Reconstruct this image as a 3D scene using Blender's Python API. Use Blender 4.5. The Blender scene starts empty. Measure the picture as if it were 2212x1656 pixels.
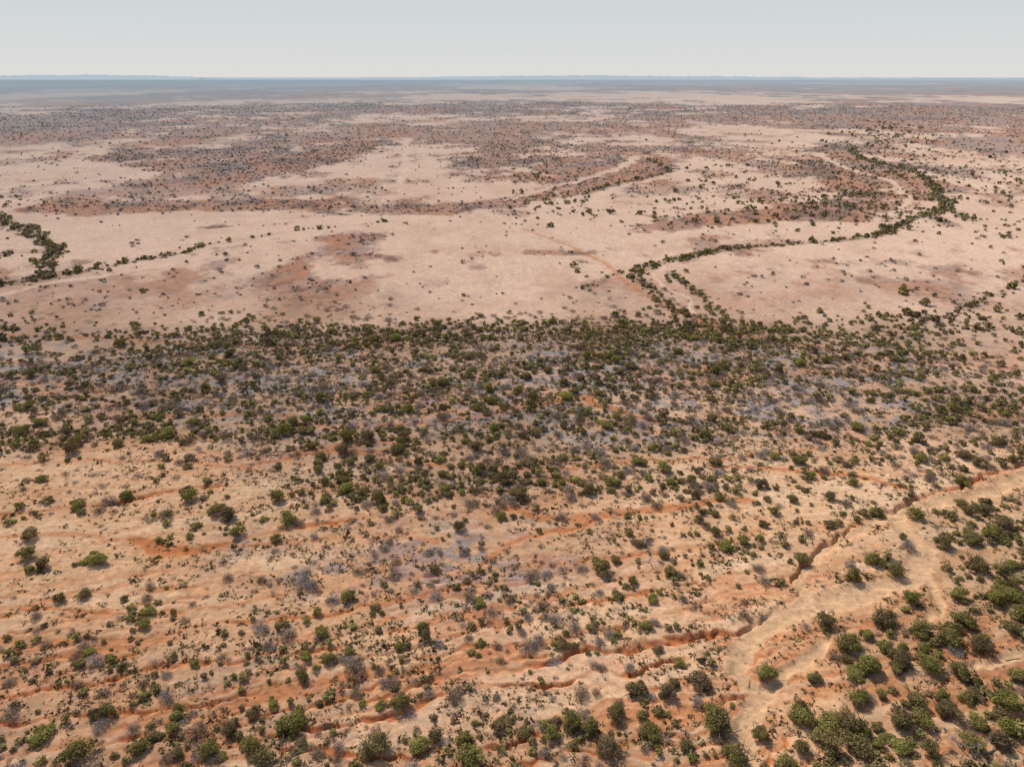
import bpy, math, random
import numpy as np
rng=np.random.default_rng(7); random.seed(7)
C=bpy.context.scene.collection
PW,PH,F=2212.0,1656.0,1495.3
CX,CY=PW/2,PH/2
PIT=math.atan(662/1495.3); cp,sp=math.cos(PIT),math.sin(PIT); CH=80.0
def w2p(x,y,z=0.0):
    dep=y*cp-(z-CH)*sp; up=y*sp+(z-CH)*cp
    dep=np.where(dep<1,1,dep)
    return CX+F*x/dep, CY-F*up/dep
def p2w(u,v):
    a=(u-CX)/F; b=-(v-CY)/F
    dy=cp+b*sp; dz=-sp+b*cp
    t=-CH/dz
    return a*t, dy*t
# ---------- noise ----------
TB=np.random.default_rng(3).random((8,256,256))
def vn(x,y,s=0):
    xi=np.floor(x).astype(np.int64); yi=np.floor(y).astype(np.int64)
    fx=x-xi; fy=y-yi; fx=fx*fx*(3-2*fx); fy=fy*fy*(3-2*fy)
    T=TB[s%8]; a=xi&255; b=yi&255; a1=(a+1)&255; b1=(b+1)&255
    return (T[a,b]*(1-fx)+T[a1,b]*fx)*(1-fy)+(T[a,b1]*(1-fx)+T[a1,b1]*fx)*fy
def fbm(x,y,o=4,s=0,g=.5):
    r=0;am=.5;t=0
    for i in range(o):
        r=r+am*vn(x*2**i+17.3*i,y*2**i+9.1*i,s+i); t+=am; am*=g
    return r/t
def ss(a,b,x):
    t=np.clip((x-a)/(b-a),0,1); return t*t*(3-2*t)
def lerp(a,b,t): return a+(b-a)*t
def lod(x,y,r,frac,o,s,asp=1.0,g=.5,mn=1.0):
    L=np.log2(np.maximum(r*frac,mn)); k=np.floor(L).astype(int); t=ss(0,1,L-k); out=np.zeros(x.shape)
    for kk in range(k.min(),k.max()+2):
        m0=k==kk; m1=(k+1)==kk
        for m,w in ((m0,1-t),(m1,t)):
            if m.any():
                q=2.0**kk; out[m]+=w[m]*fbm(x[m]/q+kk*3.7,y[m]/(q*asp)+kk*5.1,o,s,g)
    return out
# ---------- hand drawn maps over the ground (photo coordinates turned to ground) ----------
def mk(d):
    ys=np.array(sorted(d)); g=np.array([[int(c) for c in d[y]] for y in ys],float)
    assert g.shape[1]==22,(g.shape)
    return ys,g
Rm={170:"6666666666666666666666",190:"6677665555555555555555",205:"4555554444555555555566",222:"2334444444455555556666",240:"4555555655666665666666",262:"6665555433556666666655",
285:"7776644477666665555566",300:"6645667766776655555555",318:"3344477744774454456444",330:"5577787723887764465333",360:"2247786333788743477533",385:"2225664433477843367643",400:"2224433333366532237632",
425:"2333333333344433455642",440:"3666666655543333555522",460:"3555555555433466666622",480:"3111122222223555555332",500:"2121211221112332432233",520:"2111122622223333333333",560:"2121333333333333333333",
600:"5555334532233333334444",640:"5555335533233333344455",680:"5555555433333333334444",700:"5555555555555555555555",
780:"5555554454555554544443",860:"4444444444444554444444",900:"2344444444444444444444",940:"3333333344444444444333",
980:"2222233333444433332233",1040:"1111234444443333222222",1100:"1112333333322221111122",1160:"1111333444333322222233",
1220:"1111234444333222213333",1280:"1111223333332211122222",1340:"1122233333333332222222",1400:"2222233333444332222222",1460:"2333333334443332222222",1656:"3333333333333333222222"}
Gm={260:"0000000000000000000000",300:"0000000000000000001100",400:"0000000000010001111111",440:"1000000000011011134210",480:"1000000000010111111211",
520:"0000000000000000000001",560:"1000100000000000000001",600:"0010000000001110000000",640:"0001000000000010000100",670:"1000000000000121111232",
690:"2211333334444447444665",712:"7776666777777778888776",728:"7777777777888878888876",750:"7777766777777766666666",780:"5665666555544444443344",
820:"4456666555544444444445",860:"5567777655544434444567",900:"1357777655555544443677",940:"8767766666665554432365",
975:"6412355656565555555423",1010:"1001133455655533321123",1050:"1101224456765443222246",1090:"1122333444433221122365",
1130:"2333322212111112222467",1180:"2110100001000123321876",1230:"2100000000111223210876",1280:"1000000111222232110466",
1340:"1233233332223211026777",1400:"3443344332223222047888",1460:"3434444432221133136877",1520:"4334444322333233217777",
1580:"5444554444555544217767",1656:"4544544444555544346776"}
Dm={300:"4444444333344444333333",600:"3333334421112222112222",680:"3333444432222222222222",695:"3333444444444443333333",720:"5555555555555544444444",780:"7777777777665666555444",
820:"7777777766666666666555",860:"6555555566666666655444",900:"2456666666666666654444",940:"2445556666666666554343",
980:"1222344445555444333333",1040:"1122334444444333222222",1100:"1222334443332222122222",1160:"1110223333223333222223",
1220:"1011244444333333223333",1280:"1112344444455544222222",1340:"2333455555555554332222",1400:"5555556666655554222222",
1460:"5555555555555544212222",1520:"5555555555544444322222",1656:"5555555555554444422222"}
Km={700:"0000000000000000000000",760:"4444444444444444444400",800:"8877766666777766666600",860:"7655666667777888886433",900:"1233444666778888877422",
940:"0001223333455666442000",980:"0000122222221000000000",1080:"0000000011100000000000",1130:"0000000222110000000000",1180:"0000133555522100000000",
1240:"0000035666541111000000",1290:"0000012333211111000000",1340:"0000011111111111000000",1420:"1111122211112111000011",1656:"1111111111111111000111"}
Rm,Gm,Dm,Km=map(mk,(Rm,Gm,Dm,Km))
def look(m,u,v):
    ys,g=m
    cu=np.clip(u/100.5-.5,0,20.999); ci=cu.astype(int); cf=cu-ci
    vi=np.clip(np.interp(v,ys,np.arange(len(ys))),0,len(ys)-1.001); ri=vi.astype(int); rf=vi-ri
    return (g[ri,ci]*(1-cf)+g[ri,ci+1]*cf)*(1-rf)+(g[ri+1,ci]*(1-cf)+g[ri+1,ci+1]*cf)*rf
def ray_px(x,y):
    u,v=w2p(x,y); behind=(y*cp+CH*sp)<5
    return np.where(behind,CX,u),np.where(behind,1656,v)
# ---------- line features ----------
def line(pts,sub=5,k=1.0):
    P=[]
    for p in pts:
        x,y=p2w(p[0],p[1]); P.append((x,y,p[2]*k))
    P=np.array(P); out=[]
    n=len(P)
    for i in range(n-1):
        p0=P[max(i-1,0)];p1=P[i];p2=P[i+1];p3=P[min(i+2,n-1)]
        for k in range(sub):
            t=k/sub
            out.append(.5*((2*p1)+(-p0+p2)*t+(2*p0-5*p1+4*p2-p3)*t*t+(-p0+3*p1-3*p2+p3)*t**3))
    out.append(P[-1]); return np.array(out)
def dist(x,y,L,reach):
    D=np.full(x.shape,1e9); Wd=np.ones(x.shape)
    for i in range(len(L)-1):
        a=L[i];b=L[i+1]
        m=(x>min(a[0],b[0])-reach)&(x<max(a[0],b[0])+reach)&(y>min(a[1],b[1])-reach)&(y<max(a[1],b[1])+reach)
        if not m.any(): continue
        dx,dy=b[0]-a[0],b[1]-a[1]; l2=dx*dx+dy*dy+1e-9
        xx=x[m];yy=y[m]
        t=np.clip(((xx-a[0])*dx+(yy-a[1])*dy)/l2,0,1)
        d=np.hypot(xx-a[0]-t*dx,yy-a[1]-t*dy); w=a[2]+(b[2]-a[2])*t
        cur=D[m]; k=d<cur
        cur=np.where(k,d,cur); wc=np.where(k,w,Wd[m]); D[m]=cur; Wd[m]=wc
    return D,Wd
CREEK=[line(p,5,.66) for p in [
 [(2300,1005,4),(2212,1035,4),(2120,1062,4.2),(2020,1085,4.4),(1940,1108,4),(1880,1140,3),(1800,1175,2.6),(1745,1220,2.4),(1733,1262,2.6),(1745,1294,3),(1700,1330,5.2),(1625,1374,5.2),(1588,1420,4),(1600,1470,3.2),(1632,1520,3.2),(1612,1580,3.6),(1590,1700,4)],
 [(1940,1108,2.8),(1950,1140,3.6),(1985,1180,4.6),(1992,1222,4.8),(1955,1255,4.8),(1880,1278,4.8),(1790,1302,5),(1700,1335,5.2),(1625,1375,4.8)],
 [(1790,1385,1.8),(1730,1430,2.4),(1680,1475,2.6),(1640,1515,2.8)],
 [(1990,1222,1.6),(2030,1300,1.8),(2010,1350,1.4)],
 [(2300,1400,2),(2180,1415,2),(2060,1440,1.2)]]]
GUL=[(line(p,5,.66),dep) for p,dep in [
 ([(1740,1272,1.2),(1700,1300,1.4),(1650,1338,1.4),(1560,1372,1.2),(1480,1385,1.2),(1380,1392,1.4),(1290,1407,1.4),(1200,1416,1.3),(1120,1438,1.7),(1020,1450,1.9),(930,1470,1.4),(860,1500,1)],.82),
 ([(1180,1405,1),(1060,1425,1),(960,1440,1.2),(880,1460,1),(800,1480,.8),(700,1500,.7)],.4),
 ([(-60,1655,1.5),(60,1632,1.5),(180,1605,1.4),(300,1590,1.4),(420,1588,1.4),(560,1590,1.2),(690,1580,1.2),(800,1555,1.3),(900,1530,1.2),(960,1502,1.3),(1060,1490,1),(1200,1472,1),(1330,1452,.9),(1470,1420,.7)],.6),
 ([(270,1166,1.6),(330,1180,3),(400,1188,2.6),(500,1165,1.5),(600,1146,1.4),(700,1130,1.3),(770,1122,1.1)],.25),
 ([(-80,1120,1.5),(0,1110,1.5),(100,1098,1.5),(200,1090,1.5),(300,1073,1.4),(400,1056,1.2),(470,1050,.9)],.55),
 ([(1000,1245,1),(1060,1203,1.2),(1100,1172,1.6),(1180,1150,1.4),(1300,1118,1.1)],.12),
 ([(2300,978,1.1),(2150,1024,1.2),(2060,1050,1.3),(1975,1082,1.3),(1905,1112,1.2),(1840,1143,1.1),(1770,1185,1.1),(1728,1225,1),(1718,1262,1)],.84),
 ([(1050,1612,1),(1180,1590,1),(1300,1560,1),(1420,1540,1),(1540,1530,.9),(1600,1510,.7)],.45),
 ([(300,1690,1),(480,1640,1),(640,1625,1),(800,1640,1),(960,1620,.8)],.4),
 ([(1550,1700,1),(1650,1640,.9),(1700,1600,.7)],.4),
 ([(520,1010,.9),(640,985,1.1),(760,975,1.1),(900,985,.9)],.2),
 ([(2212,1560,1),(2090,1600,1.1),(2000,1650,1)],.45),
 ([(-60,1500,.9),(160,1480,.9),(380,1440,1),(560,1420,.9),(740,1400,.8)],.3),
 ([(200,1395,.9),(420,1350,.9),(640,1330,.9),(860,1300,.9),(1010,1260,.8)],.2),
 ([(480,1560,.9),(640,1530,.9),(820,1500,.9),(980,1470,.8)],.4),
 ([(-60,1570,.9),(150,1545,1),(350,1530,1),(560,1500,.9)],.35),
 ([(700,1700,.8),(950,1660,.9),(1180,1640,.8),(1400,1600,.7)],.35),
 ([(900,1420,.8),(1050,1395,.9),(1200,1370,.9),(1350,1355,.8)],.3),
 ([(60,1300,.9),(260,1320,1),(460,1305,.9),(600,1280,.8)],.15),
 ([(1000,1330,.8),(1180,1310,.9),(1340,1290,.9),(1500,1250,.8)],.18),
 ([(-60,1440,.8),(120,1425,.8),(300,1405,.8)],.2),
 ([(1150,1230,.8),(1330,1200,.9),(1500,1185,.8),(1650,1140,.7)],.15),
]]
TRK=[(line(p),s) for p,s in [
 ([(1130,495,1.4),(1250,540,1.6),(1310,570,2),(1345,602,2.4),(1400,640,2.6),(1470,672,2.6),(1550,702,2.4),(1700,737,2),(1900,765,1.8),(2050,778,1.8),(2300,800,1.6)],.65),
 ([(-60,723,1),(200,730,1),(400,740,1),(600,746,1.2),(760,745,1.4),(870,735,1.2)],.8),
 ([(1540,1008,1),(1700,1013,1.4),(1850,1030,1.5),(1960,1058,1.3)],.95),
 ([(1080,1098,1.1),(1200,1117,2),(1350,1108,2),(1500,1090,1.6),(1620,1084,1.1)],.9),
 ([(640,975,1),(760,962,1),(860,957,1)],.9),
 ([(250,905,1),(450,890,1),(640,900,1)],.8),
 ([(820,915,1),(1000,905,1),(1240,860,2.5),(1290,875,2.5),(1420,915,1)],.9),
 ([(700,970,1),(900,1000,1),(1100,1015,1),(1300,1010,1)],.8),
 ([(0,1000,1),(200,990,1),(420,1000,1),(560,1020,1)],.7),
 ([(500,1180,1),(750,1160,1),(950,1170,1)],.7),
 ([(1150,1000,1),(1350,1000,1),(1600,985,1),(1800,960,1)],.8),
 ([(0,1160,.9),(160,1150,1),(260,1165,1)],.7),
 ([(1700,850,1),(1880,835,1),(2100,845,1)],.5),
]]
PAL=[line(p) for p in [
 [(879,298,10),(874,350,7),(871,390,5.5),(864,414,4)],
 [(1408,592,1.8),(1440,620,1.8),(1484,644,1.8),(1500,668,2),(1490,690,2),(1440,712,1.8),(1405,725,1.4)],
 [(0,640,3),(120,612,3),(300,585,3),(420,560,3),(600,545,3)],
 [(900,495,3),(1100,478,4),(1240,440,5),(1330,405,6),(1450,375,8),(1560,350,10)],
 [(1760,330,12),(1835,365,8),(1925,395,7),(1960,430,6),(1920,462,4),(1800,505,3),(1600,518,3)],
 [(1100,430,6),(1250,390,8),(1340,360,10),(1380,340,12)],
 [(100,470,6),(350,474,6),(620,476,6),(800,484,5),(1000,486,4)],
]]
RL=[(line(p),s) for p,s in [
 ([(40,456,16),(200,452,18),(400,447,18),(600,442,16)],.9),
 ([(1390,500,10),(1500,480,14),(1650,468,18),(1800,455,20),(1900,425,22)],.95),
 ([(640,550,7),(625,590,9),(645,630,10),(700,668,9)],.8),
 ([(560,690,6),(640,676,8),(720,668,6)],.7),
 ([(880,452,14),(1050,440,16),(1190,418,18),(1320,378,22),(1385,348,26)],.8),
 ([(320,398,16),(450,388,22),(620,366,28),(760,326,34)],.8),
 ([(420,488,4),(490,490,4)],.9),([(260,520,3),(310,521,3)],.8),([(180,490,4),(240,489,4)],.7),([(725,512,8),(820,512,8)],.8),
 ([(1020,548,4),(1150,545,4),(1250,548,4)],.6),([(760,555,5),(900,560,5)],.6),
 ([(1620,400,16),(1720,420,16),(1850,395,18)],.7),
]]
GL=[(line(p,5,.68),s) for p,s in [
 ([(1870,262,16),(1935,272,14),(1880,284,12),(1940,296,11),(1845,318,9),(1868,345,9),(1960,365,9),(2005,392,9),(2030,425,9.5),(2045,448,8.5),(1965,474,6.5),(1915,494,7.5),(1890,512,7.5),(1800,524,6.2),(1650,534,6.6),(1540,547,7.5),(1450,563,9),(1390,580,9),(1374,598,7),(1408,632,7),(1438,658,8),(1470,676,9),(1540,692,10),(1640,708,11)],1.15),
 ([(1440,588,5),(1490,622,6),(1525,648,6),(1560,680,7)],.9),
 ([(1965,474,5),(1935,492,6),(1925,507,5)],.9),
 ([(-40,462,15),(50,492,13),(90,520,13),(125,538,11),(100,570,10),(80,600,8),(-20,622,7)],1.0),
 ([(80,606,6),(200,582,6),(300,564,6),(380,547,5.4),(450,528,4.6)],1.0),
 ([(450,528,4),(600,505,4),(720,492,4),(850,480,4)],.4),
 ([(1268,628,4.5),(1300,607,4.5),(1345,588,4.5)],.7),
 ([(2230,595,4.5),(2180,620,5),(2120,645,5),(2060,670,5),(1990,692,5.5)],.6),
 ([(1400,345,10),(1440,372,8),(1300,402,7),(1265,440,6),(1285,470,5)],.4),
 ([(2090,470,5),(2040,455,7)],.6),
 ([(430,1080,2.2),(520,1075,2),(560,1060,2)],.4),
 ([(1950,935,3),(1840,962,3),(1700,975,3),(1560,985,3)],.5),
 ([(0,960,5),(300,940,5),(500,905,5),(700,940,5),(900,960,5),(1150,985,5)],.6),
 ([(2212,1000,3),(2110,1010,3),(2020,1050,2.5),(1900,1100,3),(1850,1120,2.5)],.7),
 ([(1760,1180,2),(1700,1230,2),(1690,1290,2)],.5),
 ([(1180,690,3),(1300,690,3),(1420,698,3)],.4),
 ([(-20,1640,1.6),(300,1600,1.6),(560,1600,1.6),(800,1570,1.6),(960,1510,1.6),(1300,1465,1.6)],.25),
]]
A0=math.radians(16)
def fields(x,y):
    u,v=ray_px(x,y)
    r=np.hypot(x,y)
    wx=x+1.5*(fbm(x/6,y/6,3,1)-.5)*2+.9*(vn(x/1.2,y/1.2,2)-.5); wy=y+1.5*(fbm(x/6+50,y/6,3,3)-.5)*2+.9*(vn(x/1.2+9,y/1.2,4)-.5)
    h=1.4*(fbm(x/95,y/95,3,5)-.5)*2*ss(4000,600,r)
    sand=np.zeros(x.shape);org=np.zeros(x.shape);cut=np.zeros(x.shape);edge=np.zeros(x.shape);clear=np.zeros(x.shape)
    for L in CREEK:
        d,w=dist(wx,wy,L,14); t=d/(w*.5)
        s=ss(1.5,.8,t); sand=np.maximum(sand,s); cut=np.maximum(cut,ss(1.7,.4,t)*.5)
        edge=np.maximum(edge,np.exp(-((d-w*.5)/1.5)**2)*.7); clear=np.maximum(clear,ss(w*.5+1.4,w*.5+.6,d))
    for L,dep in GUL:
        d,w=dist(wx,wy,L,14); t=d/(w*.5)
        br=.15+1.05*ss(.3,.66,fbm(x/7,y/7,3,6))
        if dep>.8: br=.25+.75*br
        cut=np.maximum(cut,ss(1.6,.3,t)*dep*br); org=np.maximum(org,(ss(1.9,.5,t)*.95+.5*np.exp(-(d/(1.4*w+.8))**2))*np.clip(br,.5,1))
    for L,s_ in TRK:
        d,w=dist(wx,wy,L,20); org=np.maximum(org,s_*(ss(1.6,.5,d/(w*.6))*.75+.25*np.exp(-(d/(2*w))**2)))
    pal=np.zeros(x.shape)
    kx=np.clip(r/150,1,5); px_=x+kx*(fbm(x/14,y/14,3,1)-.5)*3; py_=y+kx*(fbm(x/14+9,y/14,3,2)-.5)*3
    for L in PAL:
        d,w=dist(px_,py_,L,40); pal=np.maximum(pal,ss(1.3,.5,d/(w*.5))*.9)
    rl=np.zeros(x.shape)
    for L,s_ in RL:
        d,w=dist(px_,py_,L,90); rl=np.maximum(rl,ss(1.9,.3,d/w)*s_)
    glm=np.zeros(x.shape); wob=np.clip(r/150,1,3); gx_=x+wob*(vn(x/9,y/9,1)-.5)*2; gy_=y+wob*(vn(x/9,y/9+40,1)-.5)*2
    for L,s_ in GL:
        d,w=dist(gx_,gy_,L,60); glm=np.maximum(glm,ss(1.4,.5,d/(w*.55))*s_)
    glm=glm*lerp(1,.7+.45*ss(.38,.6,fbm(x/14,y/14,2,0)),ss(720,640,v))
    pal=pal*(1-np.clip(glm*1.3,0,1))
    fore=ss(1120,1360,v)*ss(-30,60,y)
    xr=wx*math.cos(A0)+wy*math.sin(A0); yr=-wx*math.sin(A0)+wy*math.cos(A0)
    yr2=yr+3.2*(fbm(xr/24,yr/9,3,2)-.5)
    rn=fbm(xr/38,yr2/2.7,5,4); rid=1-np.abs(rn-.5)*2*5.2; rid=np.clip(rid,0,1)**1.5
    rn2=fbm(xr/24+40,yr2/1.1,3,6); rid2=np.clip(1-np.abs(rn2-.5)*8,0,1)**1.5
    patch=ss(.32,.56,fbm(x/22,y/22,3,7))
    rm=(fore*.6+.4*ss(740,960,v))*(.35+.65*patch)*(1-sand)
    h=h-cut-.18*rid*rm-.10*rid2*rm
    h=h+.24*(fbm(x/4,y/4,3,0)-.5)*ss(400,150,r)*(1-.8*sand)
    h=h+.11*(vn(x/.8,y/.8,1)-.5)*ss(220,100,r)*(1-.7*sand)
    return dict(u=u,v=v,r=r,h=h,sand=sand,pal=pal,rl=rl,gl=glm,org=org,cut=cut,edge=edge,clear=clear,rid=rid*rm,rid2=rid2*rm,fore=fore,rn=rn,xr=xr,yr=yr2)
def height(x,y):
    return fields(np.asarray(x,float),np.asarray(y,float))['h']
# ---------- ground sheet ----------
el=np.concatenate([np.array([89.8,80,72,66,62]),np.arange(60,1.6,-.088),np.arange(1.6,.12,-.035)])
rad=CH/np.tan(np.radians(el))
rad=np.concatenate([rad,[50000,80000]])
az=np.concatenate([np.arange(-50,50.001,.125),np.arange(55,310,5)])
AZ,RR=np.meshgrid(np.radians(az),rad)
X=(RR*np.sin(AZ)).ravel();Y=(RR*np.cos(AZ)).ravel()
f=fields(X,Y)
def scrub_amount(f,x,y,R):
    r=f['r']; R=R+3.6*f['rl']
    big=lod(x,y,r,.20,4,4,1.0,.6,30); small=lod(x,y,r,.045,5,3,1.3,.68,8)
    strk=(lod(x,y,r,.16,4,6,3.2,.55,30)-.5)*3.4*ss(1300,2600,r)
    near=np.clip((R-1)/6.2*.95+(fbm(x/40,y/40,5,3)-.5)*1.6*(.3+R/7),0,1)
    k=(R-4.1)/6.4+(big-.5)*1.6+(small-.5)*lerp(2.2,2.6,ss(400,900,r))+strk
    return lerp(near,ss(-.15,.19,k)*lerp(.6,.95,ss(2,6,R)),ss(660,560,f['v']))*(1-f['pal'])
def ground_color(f,x,y):
    u,v,r=f['u'],f['v'],f['r']
    du=130*(lod(x,y,r,.09,4,1,1.5,.6,6)-.5)
    dv=np.clip(v-160,0,300)*.12*(lod(x+900,y,r,.12,4,2,1.5,.6,6)-.5)*2
    R=look(Rm,u+du,v+dv); K=look(Km,u+du,v+dv); G=look(Gm,u,v)
    near=np.array([.71,.45,.255]); mid=np.array([.76,.52,.37]); brown=np.array([.36,.19,.13]); brownN=np.array([.49,.285,.175]); org=np.array([.56,.195,.068]); grey=np.array([.35,.315,.30]); sandc=np.array([.66,.42,.235])
    t=ss(1150,620,v)[:,None]
    base=lerp(near,mid,t); br=lerp(brownN,brown,ss(720,600,v)[:,None])
    br=lerp(br,np.array([.20,.15,.135]),ss(290,200,v)[:,None])
    amt=scrub_amount(f,x,y,R)
    col=lerp(base,br,(amt*.82)[:,None])
    farw=ss(700,600,v)
    st=ss(.5,.60,lod(x,y,r,.05,5,6,1.3,.6,12))*amt*.55*farw
    col=lerp(col,np.array([.36,.265,.24]),st[:,None])
    rd=np.clip(ss(.50,.60,lod(x+500,y,r,.05,5,1,1.5,.6,12))*(amt*.7+.15)+.4*f['rl']*amt,0,.9)*farw
    col=lerp(col,np.array([.50,.235,.135]),rd[:,None])
    dk=ss(.56,.65,lod(x,y+300,r,.035,5,5,1.4,.62,8))*(amt*.8+.03)*farw
    col=lerp(col,np.array([.11,.09,.07]),dk[:,None]*.7)
    col=lerp(col,np.array([.22,.155,.09]),(np.clip(f['gl'],0,1)*.55*farw)[:,None])
    kk=np.clip(ss(.42,.57,fbm(x/3.2,y/3.2,5,6,.6))*ss(.28,.50,fbm(x/14,y/7,3,2))*K/5,0,.85)
    col=lerp(col,grey,kk[:,None])
    o=np.clip(f['org'],0,1); o2=np.clip(f['rid']*.95+f['rid2']*.65,0,.85)*lerp(.7,1,f['fore'])
    pat=ss(.53,.67,fbm(x/26,y/7,5,2,.6))*ss(690,800,v)*.38
    o=np.maximum(np.maximum(o,o2),np.maximum(pat,f['edge']*.65))*(1-f['sand'])
    col=lerp(col,org,(o*.88)[:,None])
    bl=ss(.51,.64,f['rn'])*ss(880,1050,v)*.55
    col=lerp(col,np.array([.78,.54,.345]),(bl*(1-o))[:,None])
    col=lerp(col,sandc*lerp(.80,1.14,fbm(f['xr']/6,y/2,4,4))[:,None],(f['sand']*.9)[:,None])
    col=lerp(col,mid*1.03,(f['pal']*.8)[:,None])
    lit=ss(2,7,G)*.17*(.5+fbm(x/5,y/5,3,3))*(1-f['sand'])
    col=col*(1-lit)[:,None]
    fine=.86+.28*lod(x,y,r,.012,4,7,1.3,.6,2)
    return np.clip(col*fine[:,None],0,1),amt*(1-f['sand'])
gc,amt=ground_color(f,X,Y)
Z=f['h']*np.where((np.abs(AZ.ravel())>math.radians(50.1)),.5,1)
nr,na=len(rad),len(az)
idx=np.arange(nr*na).reshape(nr,na)
a=idx[:-1];b=idx[1:]
quads=np.stack([a,np.roll(a,-1,1),np.roll(b,-1,1),b],-1).reshape(-1,4)
def mesh_np(name,co,faces,n):
    me=bpy.data.meshes.new(name)
    me.vertices.add(len(co)); me.vertices.foreach_set('co',co.astype(np.float32).ravel())
    nf=len(faces)
    me.loops.add(nf*n); me.loops.foreach_set('vertex_index',faces.astype(np.int32).ravel())
    me.polygons.add(nf); me.polygons.foreach_set('loop_start',np.arange(0,nf*n,n,dtype=np.int32))
    try: me.polygons.foreach_set('loop_total',np.full(nf,n,dtype=np.int32))
    except Exception: pass
    me.update(calc_edges=True); return me
def fattr(me,name,arr):
    at=me.attributes.new(name,'FLOAT','POINT'); at.data.foreach_set('value',arr.astype(np.float32))
def cattr(me,name,arr):
    at=me.attributes.new(name,'FLOAT_COLOR','POINT')
    at.data.foreach_set('color',np.concatenate([arr,np.ones((len(arr),1))],1).astype(np.float32).ravel())
# ---------- materials ----------
HAZE_PAINT=(.345,.415,.45,1)  # aerial haze colour, painted into the far surfaces
class NT:
    def __init__(s,name):
        m=bpy.data.materials.new(name); m.use_nodes=True; s.m=m; s.t=m.node_tree; s.t.nodes.clear()
        s.out=s.n('ShaderNodeOutputMaterial')
    def n(s,ty,**k):
        q=s.t.nodes.new(ty)
        for a_,v_ in k.items(): setattr(q,a_,v_)
        return q
    def l(s,a_,b_): s.t.links.new(a_,b_)
    def math(s,op,a_,b_=None,c_=None):
        q=s.n('ShaderNodeMath',operation=op)
        for i,z in enumerate((a_,b_,c_)):
            if z is None: continue
            if isinstance(z,(int,float)): q.inputs[i].default_value=z
            else: s.l(z,q.inputs[i])
        return q.outputs[0]
    def mix(s,f_,a_,b_,bt='MIX'):
        q=s.n('ShaderNodeMix',data_type='RGBA',blend_type=bt)
        for i,z in ((0,f_),(6,a_),(7,b_)):
            if isinstance(z,(int,float)): q.inputs[i].default_value=z
            elif isinstance(z,tuple): q.inputs[i].default_value=z if len(z)==4 else (*z,1)
            else: s.l(z,q.inputs[i])
        return q.outputs[2]
    def haze(s,col):  # paints aerial haze into the base colour, stronger with distance from the origin
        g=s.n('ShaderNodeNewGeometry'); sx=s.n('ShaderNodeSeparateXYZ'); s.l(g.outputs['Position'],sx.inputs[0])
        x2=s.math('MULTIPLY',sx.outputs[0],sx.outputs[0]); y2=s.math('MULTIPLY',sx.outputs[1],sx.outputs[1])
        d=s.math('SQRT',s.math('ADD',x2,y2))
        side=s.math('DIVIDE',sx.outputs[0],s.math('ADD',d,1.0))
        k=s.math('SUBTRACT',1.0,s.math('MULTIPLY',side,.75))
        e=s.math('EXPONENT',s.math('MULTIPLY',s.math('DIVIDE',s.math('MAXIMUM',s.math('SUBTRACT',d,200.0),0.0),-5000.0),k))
        return s.mix(s.math('SUBTRACT',1.0,e),col,HAZE_PAINT)
def ground_mat():
    s=NT('red_sand')
    at=s.n('ShaderNodeAttribute',attribute_name='Col'); am=s.n('ShaderNodeAttribute',attribute_name='scrub'); tc=s.n('ShaderNodeTexCoord')
    def noise(scale,det,rough=.55,st=(1,1,1),rz=0):
        mp=s.n('ShaderNodeMapping'); mp.inputs['Scale'].default_value=st; mp.inputs['Rotation'].default_value=(0,0,rz); s.l(tc.outputs['Object'],mp.inputs[0])
        q=s.n('ShaderNodeTexNoise'); q.inputs['Scale'].default_value=scale; q.inputs['Detail'].default_value=det; q.inputs['Roughness'].default_value=rough
        s.l(mp.outputs[0],q.inputs['Vector']); return q.outputs['Fac']
    def ramp(v,a,b,c,d):
        q=s.n('ShaderNodeMapRange'); q.inputs[1].default_value=a;q.inputs[2].default_value=b;q.inputs[3].default_value=c;q.inputs[4].default_value=d; s.l(v,q.inputs[0]); return q.outputs[0]
    n1=noise(.9,4,.65); n2=noise(.35,3,.6,(1,3.2,1),-A0); n3=noise(4,1,.7)
    c=s.mix(1.0,at.outputs['Color'],ramp(n1,.3,.7,.80,1.16),'MULTIPLY')
    c=s.mix(1.0,c,ramp(n2,.3,.7,.86,1.12),'MULTIPLY')
    c=s.mix(ramp(n3,.60,.72,0,.5),c,(.24,.125,.075,1))
    def dots(sc,a,b,top,mask,col):
        vor=s.n('ShaderNodeTexVoronoi'); vor.inputs['Scale'].default_value=sc; s.l(tc.outputs['Object'],vor.inputs['Vector'])
        return s.mix(s.math('MULTIPLY',ramp(vor.outputs['Distance'],a,b,top,0),mask),c,col)
    c=dots(.55,.10,.24,.5,ramp(noise(.05,3,.6),.42,.55,0,1),(.17,.10,.06,1))
    c=dots(.16,.12,.36,.6,am.outputs['Fac'],(.11,.078,.052,1))
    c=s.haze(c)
    bs=s.n('ShaderNodeBsdfDiffuse'); bs.inputs['Roughness'].default_value=.5
    s.l(c,bs.inputs['Color'])
    bp=s.n('ShaderNodeBump'); bp.inputs['Strength'].default_value=.65; bp.inputs['Distance'].default_value=.2
    s.l(n1,bp.inputs['Height']); s.l(bp.outputs[0],bs.inputs['Normal'])
    s.l(bs.outputs[0],s.out.inputs[0]); return s.m
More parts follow.
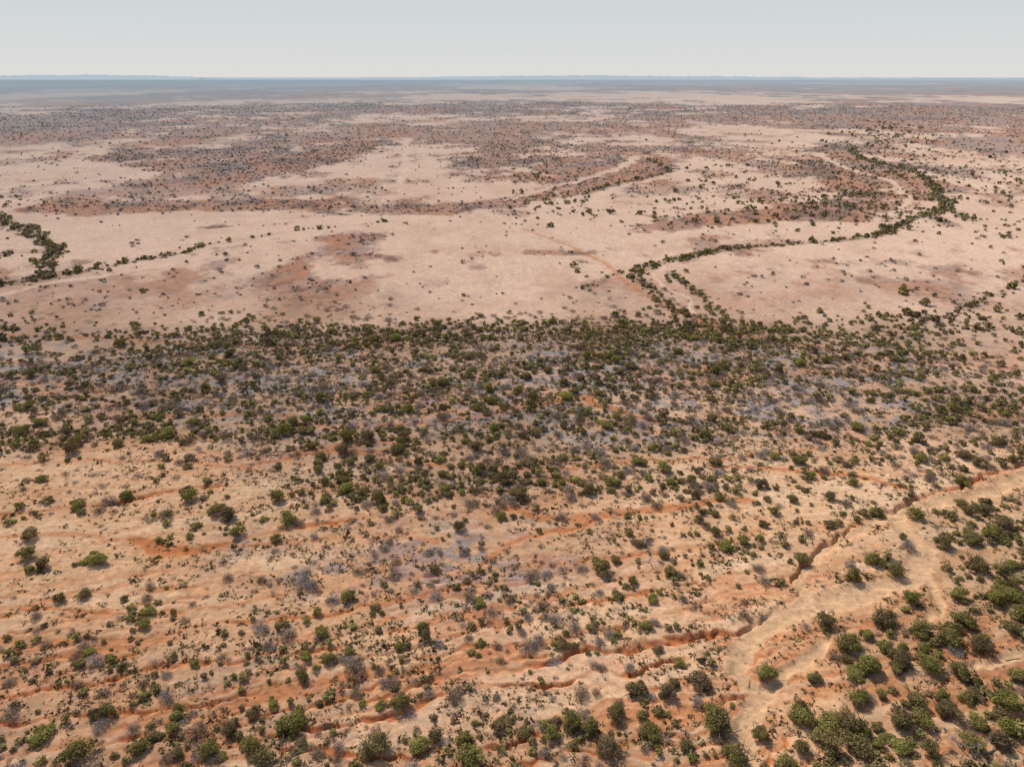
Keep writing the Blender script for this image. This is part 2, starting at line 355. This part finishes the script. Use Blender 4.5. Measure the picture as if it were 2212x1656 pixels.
def leaf_mat(name,c0,c1,c2,own,trans=.0):
    s=NT(name); t=s.n('ShaderNodeAttribute',attribute_name='tint')
    if own: h=s.n('ShaderNodeObjectInfo').outputs['Random']
    else: h=s.n('ShaderNodeAttribute',attribute_name='hue').outputs['Fac']
    r=s.n('ShaderNodeValToRGB'); e=r.color_ramp.elements
    e[0].color=(*c0,1); e[1].color=(*c2,1); m=e.new(.5); m.color=(*c1,1); s.l(h,r.inputs[0])
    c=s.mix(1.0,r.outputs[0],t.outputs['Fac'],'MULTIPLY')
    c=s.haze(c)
    d=s.n('ShaderNodeBsdfDiffuse'); s.l(c,d.inputs[0])
    if trans>0:
        tr=s.n('ShaderNodeBsdfTranslucent'); s.l(c,tr.inputs[0])
        mx=s.n('ShaderNodeMixShader'); mx.inputs[0].default_value=trans; s.l(d.outputs[0],mx.inputs[1]); s.l(tr.outputs[0],mx.inputs[2])
        s.l(mx.outputs[0],s.out.inputs[0])
    else: s.l(d.outputs[0],s.out.inputs[0])
    return s.m
def bark_mat(name,c0,c1):
    s=NT(name); tc=s.n('ShaderNodeTexCoord'); q=s.n('ShaderNodeTexNoise'); q.inputs['Scale'].default_value=5; s.l(tc.outputs['Object'],q.inputs['Vector'])
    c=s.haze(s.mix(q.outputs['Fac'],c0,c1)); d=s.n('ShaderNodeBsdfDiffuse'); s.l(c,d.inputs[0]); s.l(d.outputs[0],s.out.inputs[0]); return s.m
GREEN=((.22,.155,.085),(.25,.205,.072),(.285,.26,.072))
GREENm=((.225,.165,.09),(.24,.195,.076),(.25,.225,.070))
GREY=((.23,.16,.11),(.29,.22,.165),(.35,.31,.29))
MG=ground_mat()
ML=leaf_mat('green_leaves',*GREEN,True,.25); MLs=leaf_mat('green_leaves_mass',*GREENm,False)
MT=leaf_mat('dry_twigs',*GREY,True); MTs=leaf_mat('dry_twigs_mass',*GREY,False)
MTu=leaf_mat('tussock',(.20,.11,.055),(.17,.13,.055),(.16,.16,.06),False)
MB=bark_mat('bark',(.10,.065,.045),(.17,.12,.09)); MW=bark_mat('bleached_wood',(.15,.12,.10),(.29,.25,.22))
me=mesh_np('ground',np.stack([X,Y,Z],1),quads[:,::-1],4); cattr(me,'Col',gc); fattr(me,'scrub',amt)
me.polygons.foreach_set('use_smooth',np.ones(len(quads),bool))
g=bpy.data.objects.new('ground',me); C.objects.link(g); me.materials.append(MG); g['kind']='structure'
g['label']='pale and orange desert plain cut by gullies and a sandy creek bed'
me.update()
if me.polygons[len(az)*100+400].normal.z<0: me.flip_normals()
# ---------- hills on the horizon ----------
hx=np.array([-300,0,60,200,330,415,430,520,640,700,800,900,980,1100,1200,1300,1400,1480,1560,1700,1850,2000,2212,2500])
hy=np.array([161,161,159.5,159.5,160.5,162,165.2,164.5,163.5,163.5,163,163,162,161,161,160,161,161.5,162,163,163.5,164,165,166])
us=np.linspace(-250,2460,700); prof=np.interp(us,hx,hy)+ .9*(fbm(us/45,us*0,3,2)-.5)*2-.5*(vn(us/9,us*0,3)>.6)
Dh=26000.
V=[];nu=len(us)
for k,(dd,fh) in enumerate([(.80,0),(.90,.28),(.965,.6),(.985,1.0),(1.05,1.0),(1.2,0)]):
    xx=(us-CX)/F/ (cp+(CY-166)/F*sp)*Dh*dd
    hh=np.maximum((166-prof)/F*Dh*fh*1.15,-5 if fh==0 else 2)
    hh=hh*(1+.15*(fbm(us/20,us*0+k,2,k)-.5)*(0<fh<1))
    V.append(np.stack([xx,np.full(nu,Dh*dd),hh-(20 if fh==0 else 0)],1))
V=np.concatenate(V); ii=np.arange(6*nu).reshape(6,nu)
q=np.stack([ii[:-1,:-1],ii[:-1,1:],ii[1:,1:],ii[1:,:-1]],-1).reshape(-1,4)
hm=mesh_np('hills',V,q,4)
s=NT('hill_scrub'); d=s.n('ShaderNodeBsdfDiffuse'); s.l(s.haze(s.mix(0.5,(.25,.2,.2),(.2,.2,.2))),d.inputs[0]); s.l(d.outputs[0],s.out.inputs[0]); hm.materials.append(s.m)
ho=bpy.data.objects.new('hills',hm); C.objects.link(ho); ho['kind']='structure'; ho['label']='low blue mesas and ridges along the hazy horizon'
# ---------- plant shapes (unit radius) ----------
def leaf_cloud(r,n,size,lob=7,hgt=1.25,fill=.35):
    lobes=[(r.uniform(-.12,.12),r.uniform(-.12,.12),.50*hgt,r.uniform(.55,.75),.44*hgt)]
    for i in range(lob):
        an=r.uniform(0,6.28);rr=r.uniform(.3,.70);z=r.uniform(.18,.80)*hgt*(1-.3*rr)
        lobes.append((rr*math.cos(an),rr*math.sin(an),z,r.uniform(.18,.44),r.uniform(.16,.36)*hgt*.8))
    L=np.array(lobes); w=L[:,3]**2; w/=w.sum()
    k=r.choice(len(L),n,p=w); dv=r.normal(size=(n,3)); dv[:,2]=np.abs(dv[:,2]+.25)*np.where(r.random(n)<.75,1,-1)
    dv/=np.linalg.norm(dv,axis=1)[:,None]
    fr=r.random(n)**fill
    P=L[k,:3]+dv*fr[:,None]*np.stack([L[k,3],L[k,3],L[k,4]],1)
    P[:,2]=np.maximum(P[:,2],.05)
    N=dv+r.normal(size=(n,3))*.55+np.array([0,0,.35]); N/=np.linalg.norm(N,axis=1)[:,None]
    A=np.cross(N,r.normal(size=(n,3))); A/=np.linalg.norm(A,axis=1)[:,None]; B=np.cross(N,A)
    s=size*r.uniform(.6,1.4,n)[:,None]
    T=np.stack([P+A*s,P-A*s*.5+B*s*.85,P-A*s*.5-B*s*.85],1).reshape(-1,3)
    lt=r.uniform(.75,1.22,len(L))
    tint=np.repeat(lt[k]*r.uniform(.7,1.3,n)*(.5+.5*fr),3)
    return T,tint
def tubes(segs,sides=4):
    V=[];Fc=[];b=0
    for (p0,p1,r0,r1) in segs:
        p0=np.array(p0);p1=np.array(p1);d=p1-p0;d=d/ (np.linalg.norm(d)+1e-9)
        a=np.cross(d,[.3,.9,.2]);a/=np.linalg.norm(a);c=np.cross(d,a)
        for (p,rr) in ((p0,r0),(p1,r1)):
            for k in range(sides):
                t=2*math.pi*k/sides; V.append(p+rr*(a*math.cos(t)+c*math.sin(t)))
        for k in range(sides):
            k2=(k+1)%sides; Fc.append((b+k,b+k2,b+sides+k2)); Fc.append((b+k,b+sides+k2,b+sides+k))
        b+=2*sides
    return np.array(V),np.array(Fc)
def branch(r,p,d,l,rad_,lev,out,kids=3,spread=.55):
    n=2; q=np.array(p,float); d=np.array(d,float)
    for i in range(n):
        d=d+r.normal(size=3)*.14; d/=np.linalg.norm(d); q2=q+d*l/n
        out.append((q,q2,rad_*(1-.25*i),rad_*(1-.25*(i+1)))); q=q2
    if lev>0:
        for k in range(kids):
            nd=d+r.normal(size=3)*spread; nd[2]=nd[2]*.6+.12; nd/=np.linalg.norm(nd)
            branch(r,q,nd,l*r.uniform(.6,.85),rad_*.55,lev-1,out,kids,spread)
def stems(r,n,hgt,rad_,lev=1):
    out=[]
    for i in range(n):
        an=i*6.28/n+r.uniform(-.5,.5); t=r.uniform(.15,.7) if n>1 else .1
        d=(math.cos(an)*t,math.sin(an)*t,1)
        branch(r,(math.cos(an)*.05,math.sin(an)*.05,-.12),d,hgt*.5,rad_,lev,out)
    return out
def slivers(r,n,wd,ln,hgt=1.0):
    an=r.uniform(0,6.28,n); rr=np.sqrt(r.random(n))*.85; z=r.random(n)*hgt*(1-.55*rr**2)+.05
    P=np.stack([rr*np.cos(an),rr*np.sin(an),z],1)
    D=P*np.array([1,1,.6])+r.normal(size=(n,3))*.45; D/=np.linalg.norm(D,axis=1)[:,None]
    A=np.cross(D,r.normal(size=(n,3))); A/=np.linalg.norm(A,axis=1)[:,None]
    l=(ln*r.uniform(.5,1.3,n))[:,None]
    T=np.stack([P-A*wd,P+A*wd,P+D*l],1).reshape(-1,3)
    return T,np.repeat(r.uniform(.6,1.35,n),3)
def tri_mesh(name,T,tint,mat):
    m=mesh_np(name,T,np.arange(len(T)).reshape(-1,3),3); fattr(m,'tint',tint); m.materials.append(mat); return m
def tube_mesh(name,segs,mat,sides=5):
    V_,F_=tubes(segs,sides); m=mesh_np(name,V_,F_,3); m.materials.append(mat); return m
R_=lambda k: np.random.default_rng(100+k)
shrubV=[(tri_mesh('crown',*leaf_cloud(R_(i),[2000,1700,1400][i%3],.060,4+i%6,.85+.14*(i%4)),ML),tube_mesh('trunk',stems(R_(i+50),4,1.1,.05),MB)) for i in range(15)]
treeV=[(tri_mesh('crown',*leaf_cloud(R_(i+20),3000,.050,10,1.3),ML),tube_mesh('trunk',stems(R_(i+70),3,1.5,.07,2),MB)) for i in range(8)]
dryV=[]
for i in range(9):
    r=R_(i+200); T,t=slivers(r,520,.019,.30,.95+.1*(i%3)); 
    T2,t2=leaf_cloud(r,450,.045,6,.95); 
    dryV.append((tri_mesh('twigs',np.concatenate([T,T2]),np.concatenate([t,t2*.85]),MT),tube_mesh('branches',stems(R_(i+230),5,.85,.045,2),MB if i%3 else MW,4)))
deadV=[tube_mesh('dead_branches',(lambda o:(branch(R_(i+300),(0,0,-.1),(.1,.05,1),1.0,.06,4,o,3,.5),o)[1])([]),MW,5) for i in range(4)]
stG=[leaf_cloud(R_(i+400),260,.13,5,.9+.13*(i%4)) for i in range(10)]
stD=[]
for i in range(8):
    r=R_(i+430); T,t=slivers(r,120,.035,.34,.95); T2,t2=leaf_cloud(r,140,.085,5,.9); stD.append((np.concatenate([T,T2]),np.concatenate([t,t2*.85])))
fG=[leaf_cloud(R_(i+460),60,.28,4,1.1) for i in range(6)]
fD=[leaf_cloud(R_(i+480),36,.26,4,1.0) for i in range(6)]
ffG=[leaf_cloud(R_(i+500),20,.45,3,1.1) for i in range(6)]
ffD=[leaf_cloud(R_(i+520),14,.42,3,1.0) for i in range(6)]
# ---------- scatter ----------
grid={}
def free(x,y,r,k=.72):
    gx,gy=int(x//5),int(y//5)
    for i in (-1,0,1):
        for j in (-1,0,1):
            for (a_,b_,c_) in grid.get((gx+i,gy+j),()):
                if (a_-x)**2+(b_-y)**2<((r+c_)*k)**2: return False
    return True
def put(x,y,r): grid.setdefault((int(x//5),int(y//5)),[]).append((x,y,r))
trees_px=[(630,1575,2.5),(812,1622,2.5),(543,1618,1.8),(499,1583,1.6),(866,1528,1.7),(1230,1565,2.1),(1195,1590,1.6),(1312,1622,2.2),(1000,1606,1.5),(1548,1572,2.6),(1330,1548,1.7),(1402,1585,1.7),(1590,1645,2.4),(2078,1040,2.6),(1310,778,2.3),
(1730,1560,2.2),(1838,1575,2.3),(1850,1515,2.0),(1655,1462,1.9),(1905,1345,2.3),(1945,1435,2.2),(2003,1445,2.3),(2075,1462,2.2),(2165,1525,2.6),(2085,1350,2.2),(1965,1300,2.0),(1885,1215,2.1),(1935,1240,2.0),(1892,1108,2.3),(1840,1250,2.0),(1640,1592,1.7),(1945,1572,2.2),(2045,1545,2.3),(2115,1575,1.9),(2142,1160,2.4),(2035,1180,2.1),(2105,1230,2.3),(2165,1240,2.2),(2180,1300,2.3),(1780,1350,2.2),(1828,1400,2.4),(1700,1660,1.8),
(747,950,2.5),(797,952,2.3),(872,950,2.2),(692,862,2.3),(1122,1075,2.4),(1090,1040,2.2),(2010,1630,2.0),(1990,1370,2.1),(2110,1400,2.2),(1440,1500,1.8),(655,1465,1.5),(230,1545,1.8),(450,1625,1.5)]
dead_px=[(2162,1085,2.6),(1292,1378,2.0),(960,1488,2.0),(1056,1512,1.8),(962,1240,1.8),(1408,1225,1.7),(740,1170,1.6),(1160,1560,1.6),(620,1660,1.8),(1085,1330,1.7),(2105,1640,2.4),(2005,1110,1.6),(540,1250,1.4),(1240,1640,1.7)]
items={'green':[],'dry':[]}; trees=[];deads=[]
for (u_,v_,r_) in trees_px:
    x,y=p2w(u_,v_); trees.append((x,y,r_*.9)); put(x,y,r_)
for (u_,v_,r_) in dead_px:
    x,y=p2w(u_,v_); deads.append((x,y,r_)); put(x,y,r_*.5)
def scatter(N,rmin,rmax,azm,lamG,lamD,kr):
    r=np.sqrt(rng.random(N)*(rmax**2-rmin**2)+rmin**2); a_=np.radians(rng.uniform(-azm,azm,N))
    x=r*np.sin(a_);y=r*np.cos(a_); u,v=w2p(x,y)
    ok=(u>-160)&(u<2372)&(v<1800); x,y=x[ok],y[ok]
    fl=fields(x,y); u,v=fl['u'],fl['v']
    area=math.radians(2*azm)/2*(rmax**2-rmin**2); per=N/area
    du=60*(fbm(x/18,y/18,2,1)-.5)
    G=look(Gm,u+du,v)/9; D=look(Dm,u+du,v)/9; R=look(Rm,u+du,v)
    row=fbm(x/30+7,(y-.2*x)/5,3,2)
    cl=np.clip(.04+3.3*ss(.43,.63,.4*fbm(x/18,y/6,3,5)+.6*row),0,3.2); cl2=np.clip(.12+2.4*ss(.38,.64,fbm(x/15+30,y/5,3,6)),0,3)
    farf=ss(620,700,v)
    edge_=1+.8*ss(690,705,v)*ss(785,755,v)
    g_=lamG*G**1.25*lerp(1,cl,lerp(.85,.5,ss(1200,1400,v)))*edge_; add=fl['gl']
    g_*=1-.25*ss(1200,1350,v)*ss(1200,900,u)
    g_=g_+.18*add
    am=scrub_amount(fl,x,y,R)
    dfar=kr*(.06+am**1.5)*lerp(1,cl2,.5)
    d_=lerp(dfar,lamD*D**1.15*lerp(1,cl2,.7),farf)+.03*add
    blk=(1-np.clip(fl['sand']*1.6,0,1))*(1-fl['clear']); blk*=np.where(fl['cut']>.3,.4,1); blk*=1-.5*np.clip(fl['org'],0,1)*ss(1300,900,v)
    blk*=1-fl['pal']*.8
    g_*=blk;d_*=blk
    z=rng.random(len(x))*per
    near=ss(980,1200,v); rb=ss(1650,1780,u)*ss(1050,1150,v)
    sg=lerp(lerp(1.02,.78,near),1.42,rb); sg=lerp(sg,1.2,ss(300,500,fl['r'])); sg=np.where((add>.3)&(v<700),1.15,sg)
    sc=np.exp(rng.normal(0,.46,len(x))); sd=np.exp(rng.normal(0,.40,len(x)))
    order=rng.permutation(len(x))
    for i in order:
        if z[i]<g_[i]:
            rr=min(sg[i]*sc[i],2.4)
            if free(x[i],y[i],rr,.55): put(x[i],y[i],rr); items['green'].append((x[i],y[i],rr))
        elif z[i]<g_[i]+d_[i]:
            rr=min(lerp(.86,.68,near[i])*sd[i],1.6)
            if free(x[i],y[i],rr,.55): put(x[i],y[i],rr); items['dry'].append((x[i],y[i],rr))
scatter(36000,55,140,56,.42,.20,.03)
scatter(54000,140,250,50,.28,.17,.03)
scatter(190000,250,1000,48,.10,.05,.030)
scatter(60000,1000,2600,44,.05,.03,.0055)
hz=lambda L:height(np.array([p[0] for p in L]),np.array([p[1] for p in L]))
def visible(x,y):
    u,v=w2p(np.array(x),np.array(y)); return 8<=u<=2204 and 170<v<1652
def split(L,n):
    sc2=sorted([(p[2]/math.sqrt(p[0]**2+p[1]**2+CH**2),i) for i,p in enumerate(L) if visible(p[0],p[1])],reverse=True)[:n]; S=set(i for _,i in sc2)
    return [L[i] for i in sorted(S)],[L[i] for i in range(len(L)) if i not in S]
gi,gs=split(items['green'],300); di,ds=split(items['dry'],300)
ORD=['first','second','third','fourth','fifth','sixth','seventh','eighth','ninth','tenth','eleventh','twelfth','thirteenth','fourteenth','fifteenth','sixteenth','seventeenth','eighteenth','nineteenth','twentieth']
def ordn(i): return ORD[i] if i<len(ORD) else ('twenty-'+ORD[i-20] if i<29 else 'thirtieth')
def labels(L,noun,words):
    uv=[w2p(p[0],p[1]) for p in L]; cells={}
    for i,(u,v) in enumerate(uv):
        row=int((1656-v)//60); col=min(3,int(u//553)); cells.setdefault((row,col),[]).append((float(u),i))
    colw=['by the left edge','left of centre','right of centre','by the right edge']
    out=[None]*len(L)
    for (row,col),mem in cells.items():
        mem.sort()
        rowt='bottom row' if row<=0 else ordn(row)+' row up'
        for k,(u,i) in enumerate(mem):
            r_=L[i][2]; sz=words[0] if r_<.95 else (words[1] if r_<1.6 else words[2])
            nm='only one' if len(mem)==1 else ordn(k)+' from left'
            out[i]=f"{sz} {noun}, {nm} in {rowt} {colw[col]}"
    return out
def place(L,name,noun,cat,group,variants,names,words,sq=(.85,1.15),scz=1.0):
    zz=hz(L); lb=labels(L,noun,words)
    for i,(x,y,r_) in enumerate(L):
        o=bpy.data.objects.new(name,None); C.objects.link(o); o.empty_display_size=.3
        o.location=(x,y,zz[i]-.05); o.rotation_euler=(0,0,rng.uniform(0,6.28))
        o.scale=(r_*rng.uniform(.8,1.25),r_*rng.uniform(.8,1.15),r_*rng.uniform(*sq)*scz)
        o['label']=lb[i]; o['category']=cat; o['group']=group
        vs=variants[int(rng.integers(len(variants)))]
        for m,nm in zip(vs,names):
            c=bpy.data.objects.new(nm,m); C.objects.link(c); c.parent=o
place(gi,'green_shrub','green leafy shrub','shrub','green shrubs dotted over the red sand',shrubV,('crown','trunk'),('small','rounded','large'),(.75,1.15))
place(di,'dry_shrub','grey dry shrub','dry shrub','dry leafless shrubs between the green ones',dryV,('twigs','branches'),('small','twiggy','wide'),(.75,1.05))
place(trees,'acacia_tree','dark green tree','tree','larger acacia trees among the shrubs',treeV,('crown','trunk'),('small','round','broad'),(.85,1.1))
place(deads,'dead_tree','bare grey tree','dead tree','bare dead trees',[(m,) for m in deadV],('branches',),('small','leafless','tall'),(.8,1.0),.75)
# fallen timber
logpx=[(2150,1618,2.0,.5),(2085,1628,1.5,1.9),(1772,1640,1.4,2.4),(1620,1470,1.1,1.1),(988,1492,1.3,.3),(1010,1500,1.1,2.6),(1480,1610,1.2,.9),(720,1600,1.1,2.0),(1360,1500,1.0,.4),(395,1500,1.0,1.2),(1720,1590,1.2,2.8),(2190,1420,1.3,.2)]
def log_segs(r):
    o=[]; branch(r,(-1,0,.09),(1,.05,.03),1.3,.06,2,o,3,.45)
    o=[((a_[0],a_[1],max(.03,a_[2]*.55)),(b_[0],b_[1],max(.03,b_[2]*.55)),r0,r1) for a_,b_,r0,r1 in o]; return o
lm=[tube_mesh('fallen_branch',log_segs(R_(600+i)),MW,6) for i in range(4)]
LL=[(*p2w(a_,b_),c_) for a_,b_,c_,_ in logpx]; zz=hz(LL); lb=labels(LL,'grey fallen branch',('short','forked','long'))
for i,(x,y,r_) in enumerate(LL):
    o=bpy.data.objects.new('fallen_branch',lm[i%4]); C.objects.link(o); o.location=(x,y,zz[i]); o.rotation_euler=(0,0,logpx[i][3]); o.scale=(r_,r_,r_)
    o['label']=lb[i]; o['category']='branch'; o['group']='fallen dead branches lying on the sand'
# ---------- the rest as one mass each ----------
def mass(name,L,nearv,farv,ffv,mat,label,cat,sq=(.8,1.15)):
    zz=hz(L); Ts=[];ti=[];hu=[]
    for i,(x,y,r_) in enumerate(L):
        d=math.hypot(x,y); vs=nearv if d<270 else (farv if d<480 else ffv)
        if d>1000: r_=r_*1.5
        elif d>300: r_*=1.08
        T,t=vs[int(rng.integers(len(vs)))]
        a_=rng.uniform(0,6.28); ca,sa=math.cos(a_)*r_,math.sin(a_)*r_
        ex=rng.uniform(.85,1.2)
        Ts.append(np.stack([x+(T[:,0]*ca-T[:,1]*sa)*ex,y+T[:,0]*sa+T[:,1]*ca,zz[i]-.05+T[:,2]*r_*rng.uniform(*sq)],1)); ti.append(t*rng.uniform(.7,1.25)); hu.append(np.full(len(t),rng.random()))
    T=np.concatenate(Ts); m=tri_mesh(name,T,np.concatenate(ti),mat); fattr(m,'hue',np.concatenate(hu))
    o=bpy.data.objects.new(name,m); C.objects.link(o); o['kind']='stuff'; o['label']=label; o['category']=cat
mass('green_scrub',gs,stG,fG,ffG,MLs,'band of green scrub and far bushes spreading over the plain','scrub')
mass('dry_scrub',ds,stD,fD,ffD,MTs,'grey brown dry scrub spread over the plain to the horizon','dry scrub',(.7,1.0))
# tussocks
N=90000
r=np.sqrt(rng.random(N)*(235**2-55**2)+55**2); a_=np.radians(rng.uniform(-52,52,N)); x=r*np.sin(a_);y=r*np.cos(a_)
fl=fields(x,y); D=look(Dm,fl['u'],fl['v'])/9
k=(fl['sand']<.2)&(rng.random(N)<(.12+D*.75)*(.2+1.6*ss(.4,.62,fbm(x/6,y/4,3,2))))&(fl['u']>-60)&(fl['u']<2272)&(fl['v']<1720)
x,y,z=x[k],y[k],fl['h'][k]; n=len(x); K=7
sz=np.exp(rng.normal(-1.4,.4,n))
cen=np.stack([x,y,z],1).repeat(K,0); s_=sz.repeat(K)[:,None]
P=cen+np.concatenate([rng.normal(0,.6,(n*K,2)),rng.uniform(.1,.5,(n*K,1))],1)*s_
T=(P[:,None,:]+rng.normal(0,.55,(n*K,3,3))*s_[:,:,None]*np.array([1,1,.8])).reshape(-1,3)
m=tri_mesh('dry_tussocks',T,np.repeat(rng.uniform(.6,1.3,n*K),3),MTu); fattr(m,'hue',np.repeat(rng.random(n),K*3))
o=bpy.data.objects.new('dry_tussocks',m); C.objects.link(o); o['kind']='stuff'; o['label']='small dry tussocks and low saltbush over the sand'; o['category']='grass'
# ---------- light ----------
SE=math.radians(50); SA=math.radians(-38)
sd=bpy.data.lights.new('sun','SUN'); sd.energy=3.9; sd.angle=math.radians(.5); sd.color=(1,.94,.85)
so=bpy.data.objects.new('sun',sd); C.objects.link(so)
from mathutils import Vector
dirn=Vector((math.sin(SA)*math.cos(SE),math.cos(SA)*math.cos(SE),math.sin(SE)))
so.rotation_euler=dirn.to_track_quat('Z','Y').to_euler()
w=bpy.data.worlds.new('World'); bpy.context.scene.world=w; w.use_nodes=True; nt=w.node_tree
bg=nt.nodes['Background']; sky=nt.nodes.new('ShaderNodeTexSky'); sky.sky_type='NISHITA'; sky.sun_disc=False
sky.sun_elevation=SE; sky.sun_rotation=SA; sky.dust_density=1.6; sky.air_density=1.0
bg.inputs[1].default_value=.12
N_=nt.nodes.new
tc=N_('ShaderNodeTexCoord'); sx=N_('ShaderNodeSeparateXYZ'); nt.links.new(tc.outputs['Generated'],sx.inputs[0])
rp=N_('ShaderNodeValToRGB'); rp.color_ramp.elements[0].position=0; rp.color_ramp.elements[0].color=(.735,.72,.71,1); rp.color_ramp.elements[1].position=1; rp.color_ramp.elements[1].color=(.585,.66,.685,1)
mr=N_('ShaderNodeMapRange'); mr.inputs[1].default_value=0; mr.inputs[2].default_value=.11; nt.links.new(sx.outputs[2],mr.inputs[0]); nt.links.new(mr.outputs[0],rp.inputs[0])
sc=N_('ShaderNodeVectorMath'); sc.operation='SCALE'; sc.inputs['Scale'].default_value=1/.12; nt.links.new(rp.outputs[0],sc.inputs[0])
m2=N_('ShaderNodeMapRange'); m2.inputs[1].default_value=.10; m2.inputs[2].default_value=.45; nt.links.new(sx.outputs[2],m2.inputs[0])
mx=N_('ShaderNodeMix'); mx.data_type='RGBA'; nt.links.new(m2.outputs[0],mx.inputs[0]); nt.links.new(sc.outputs[0],mx.inputs[6]); nt.links.new(sky.outputs[0],mx.inputs[7])
nt.links.new(mx.outputs[2],bg.inputs[0])
# ---------- camera ----------
cd=bpy.data.cameras.new('camera'); cd.sensor_width=36; cd.lens=36*F/PW; cd.clip_end=200000; cd.clip_start=1
co=bpy.data.objects.new('camera',cd); C.objects.link(co); co.location=(0,0,CH); co.rotation_euler=(math.pi/2-PIT,0,0)
bpy.context.scene.camera=co
bpy.context.scene.view_settings.view_transform='Standard'
